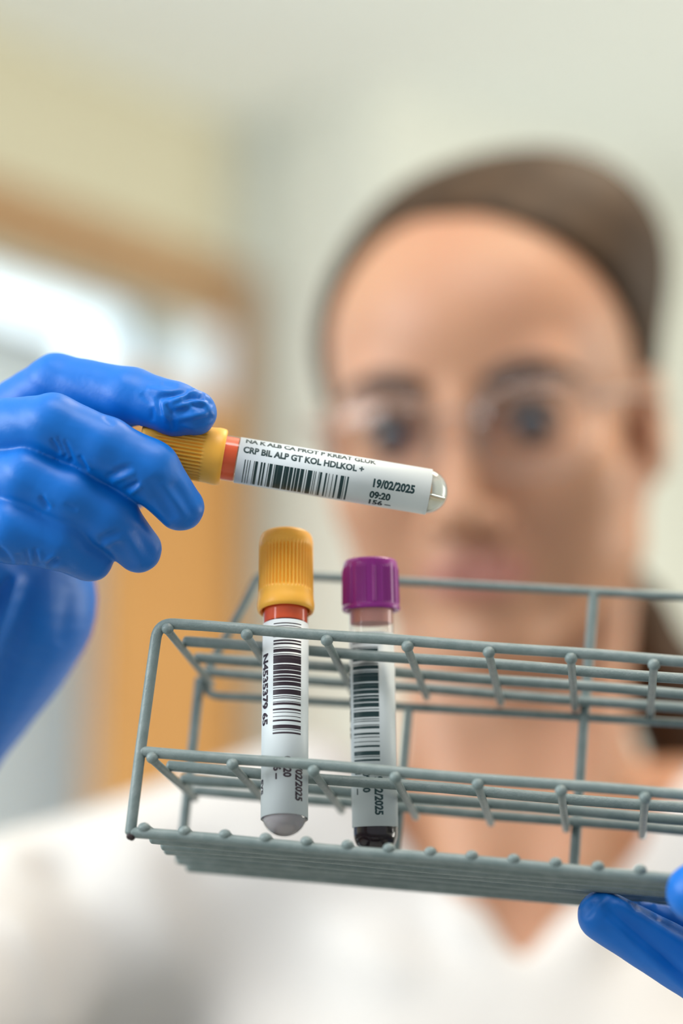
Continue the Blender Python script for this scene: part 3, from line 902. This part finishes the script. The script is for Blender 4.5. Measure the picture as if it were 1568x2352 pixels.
for a, b, wdt, amp in (((130, 1960), (215, 2352), 11, -9), ((30, 1980), (90, 2352), 10, 6), ((300, 1900), (420, 2300), 16, 6), ((480, 2000), (700, 2330), 20, -7), ((620, 1960), (900, 2250), 13, 6),
                       ((900, 1980), (1120, 2330), 9, -4), ((960, 1990), (1170, 2300), 7, 4), ((1380, 2100), (1230, 2352), 12, 5), ((1450, 2150), (1360, 2352), 12, -5)):
    fl.append((W2(*a, 1000), W2(*b, 1000), wdt, amp)); fl.append((W2(*a, 1050), W2(*b, 1040), wdt, amp))
V = creases(V, Q, fl)
# stitched band along the neckline
np_mesh('tunic', V * .001 - OFF, Q, M['coat'], person)

# trousers and shoes (below the frame)
gx = axis_grid(-130, 280, -130, 280, 9, 9); gy = axis_grid(960, 1290, 960, 1290, 9, 9); gz = axis_grid(0, 900, 0, 900, 10, 10)
pf = Field(gx, gy, gz); pf.ell((75, 1135, 830), (172, 112, 60), 20)
for sx in (-1, 1):
    hx = 75 + sx * 90
    pf.cone((hx, 1135, 800), (hx, 1132, 460), 92, 64, 20); pf.cone((hx, 1132, 460), (hx, 1148, 95), 64, 56, 12)
V, Q = pf.mesh(); np_mesh('trousers', V * .001 - OFF, Q, M['trousers'], person)
for sx in (-1, 1):
    hx = 75 + sx * 90
    sf = Field(axis_grid(hx - 60, hx + 60, hx - 60, hx + 60, 6, 6), axis_grid(900, 1260, 900, 1260, 6, 6), axis_grid(-10, 130, -10, 130, 6, 6))
    sf.cone((hx, 1155, 55), (hx, 975, 42), 46, 42, 10)
    sl, X, Y, Z = sf.sub((hx - 60, 900, -10), (hx + 60, 1260, 130)); sf.F = np.maximum(sf.F, np.broadcast_to(2 - Z, sf.F.shape))
    V, Q = sf.mesh(); np_mesh('shoe', V * .001 - OFF, Q, M['shoe'], person)

# hair, pulled back, with a ponytail over her left side
hf = Field(axis_grid(-60, 260, -60, 260, 3, 3), axis_grid(960, 1330, 960, 1330, 3, 3), axis_grid(1300, 1760, 1300, 1760, 3, 3))
hf.ell(hl(0, 27, -20), (80, 94, 96), 10, HRn); hf.ell(hl(0, 36, 14), (70, 62, 70), 16, HRn)
hf.ell(hl(30, 68, -30), (58, 56, 66), 16, HRn)
sl, X, Y, Z = hf.sub((-60, 960, 1300), (260, 1330, 1760))
hi = np.array(HR.inverted()); dx, dy, dz = X - HC.x, Y - HC.y, Z - HC.z
lx = hi[0, 0] * dx + hi[0, 1] * dy + hi[0, 2] * dz; ly = hi[1, 0] * dx + hi[1, 1] * dy + hi[1, 2] * dz; lz = hi[2, 0] * dx + hi[2, 1] * dy + hi[2, 2] * dz
hairline = lz - (58 - (107 - ly) * .60 - .0035 * lx ** 2) - .30 * np.clip(lx - 15, 0, 60) - .55 * np.clip(-lx - 35, 0, 60) + 5 * np.exp(-((lx + 18) / 14) ** 2)
low = (-34 - ly) * 1.0 - np.clip(-lz - 20, 0, 60) * .4
earcut = 13 - np.sqrt(((ly + 4) * .5) ** 2 + (lz + 10) ** 2) if False else -100
hf.F[sl] = np.maximum(hf.F[sl], np.maximum(hairline * .85, low)).astype(np.float32)
pts = [(5, 40, -105, 22), (10, -20, -108, 20), (24, -70, -98, 17), (48, -108, -80, 19), (68, -145, -62, 22), (78, -195, -48, 22), (82, -245, -38, 12)]
for i in range(len(pts) - 1): hf.cone(hl(*pts[i][:3]), hl(*pts[i + 1][:3]), pts[i][3], pts[i + 1][3], 10)
V, Q = hf.mesh(); V = smooth_np(V, Q, 2, .5)
np_mesh('hair', V * .001 - OFF, Q, M['hair'], person)

HM = Matrix.Translation(HC * .001) @ HR.to_4x4()
def head_part(name, verts, faces, material, smooth=True):
    P = Matrix.Translation(-Vector(OFF)) @ HM
    return mesh_obj(name, [P @ (Vector(v) * .001) for v in verts], faces, material, person, smooth)
def tube_pts(pts, rads, seg=12, closed=False):
    V, Fc = [], []; P = [Vector(p) for p in pts]; n = len(P)
    for i, p in enumerate(P):
        a = P[(i + 1) % n] if closed else P[min(i + 1, n - 1)]; b = P[(i - 1) % n] if closed else P[max(i - 1, 0)]
        t = (a - b).normalized(); up = Vector((0, 0, 1)) if abs(t.z) < .9 else Vector((0, 1, 0))
        u = t.cross(up).normalized(); v = t.cross(u)
        for k in range(seg):
            th = 2 * math.pi * k / seg; V.append(p + u * rads[i] * math.cos(th) + v * rads[i] * math.sin(th))
    for i in range(n if closed else n - 1):
        for k in range(seg):
            k2 = (k + 1) % seg; j = (i + 1) % n
            Fc.append((i * seg + k, i * seg + k2, j * seg + k2, j * seg + k))
    if not closed: Fc += [tuple(range(seg - 1, -1, -1)), tuple((n - 1) * seg + k for k in range(seg))]
    return V, Fc
def sphere_pts(c, r, nu=20, nv=14):
    V, Fc = [], []
    for i in range(nv + 1):
        a = math.pi * i / nv
        for k in range(nu):
            b = 2 * math.pi * k / nu; V.append((c[0] + r[0] * math.sin(a) * math.cos(b), c[1] + r[1] * math.sin(a) * math.sin(b), c[2] + r[2] * math.cos(a)))
    for i in range(nv):
        for k in range(nu):
            k2 = (k + 1) % nu; Fc.append((i * nu + k, (i + 1) * nu + k, (i + 1) * nu + k2, i * nu + k2))
    return V, Fc
for sx in (-1, 1):
    e = head_part('eye', *sphere_pts((sx * 31, -1, 66), (11.5, 11.5, 12)), M['eyewhite'])
    head_part('iris', *sphere_pts((sx * 31, -3.5, 74.3), (7.0, 7.0, 4.4)), M['iris']).parent = e
    V, Fc = tube_pts([(sx * 13, 17, 80), (sx * 18, 19, 81), (sx * 24, 21, 80.5), (sx * 31, 22.5, 79), (sx * 38, 22.5, 76), (sx * 46, 20, 71), (sx * 53, 15, 63)], [2.6, 4, 4.4, 4.2, 3.6, 2.8, 1.2])
    head_part('eyebrow', V, Fc, M['brow'])
    V, Fc = tube_pts([(sx * 19, 0, 77), (sx * 25, 5, 79.5), (sx * 32, 6.5, 79.5), (sx * 39, 4, 77), (sx * 44, -1, 72)], [1.4, 2.6, 3.0, 2.6, 1.4])
    head_part('eyelash', V, Fc, M['hair'])

# glasses: worn, but a thing of their own
gl = tag(empty('eyeglasses', HM), 'thin-rimmed clear eyeglasses worn by the woman', 'glasses')
def gpart(name, V, Fc, material, parent, smooth=True):
    return mesh_obj(name, [Vector(v) * .001 for v in V], Fc, material, parent, smooth)
for sx in (-1, 1):
    n = 48; ring = []
    for i in range(n):
        a = 2 * math.pi * i / n; c, s = math.cos(a), math.sin(a)
        x = 26.5 * math.copysign(abs(c) ** .8, c); y = 20.5 * math.copysign(abs(s) ** .8, s)
        ring.append((sx * 34 + x, y - 4, 96 - .0035 * (sx * 34 + x) ** 2))
    V, Fc = tube_pts(ring, [.65] * n, 10, closed=True)
    rim = gpart('rim', V, Fc, M['glasses'], gl)
    V = []; Fc = []
    for zo in (.6, -.9):
        b = len(V)
        for f_ in (1.0, .66, .33):
            for p in ring: 
                x = sx * 34 + (p[0] - sx * 34) * f_; y = -4 + (p[1] + 4) * f_
                V.append((x, y, 96 - .0035 * x * x + zo + 3.0 * (1 - f_ ** 2)))
        V.append((sx * 34, -4, 96 - .0035 * 34 * 34 + zo + 3.0))
        for q in range(2):
            for i in range(n):
                j = (i + 1) % n; t = (b + q * n + i, b + q * n + j, b + (q + 1) * n + j, b + (q + 1) * n + i)
                Fc.append(t if zo > 0 else t[::-1])
        for i in range(n):
            j = (i + 1) % n; t = (b + 2 * n + i, b + 2 * n + j, len(V) - 1)
            Fc.append(t if zo > 0 else t[::-1])
    m1 = 3 * n + 1
    for i in range(n):
        j = (i + 1) % n; Fc.append((i, m1 + i, m1 + j, j))
    gpart('lens', V, Fc, M['lens'], gl)
    V, Fc = tube_pts([(sx * 60, 4, 83.5), (sx * 68, 6, 79), (sx * 75, 6, 60), (sx * 79, 4, 10), (sx * 79, -2, -18), (sx * 76, -24, -34)], [1.6, 1.8, 1.3, 1.2, 1.4, 1.4])
    gpart('temple_arm', V, Fc, M['glasses'], gl)
    V, Fc = tube_pts([(sx * 9, -2, 95), (sx * 10, -8, 90), (sx * 10, -13, 88)], [.8, 1.6, 1.6]); gpart('nose_pad', V, Fc, M['glasses'], gl)
V, Fc = tube_pts([(-8.5, 2, 96), (-4, 5, 98), (4, 5, 98), (8.5, 2, 96)], [1.0, 1.2, 1.2, 1.0]); gpart('bridge', V, Fc, M['glasses'], gl)
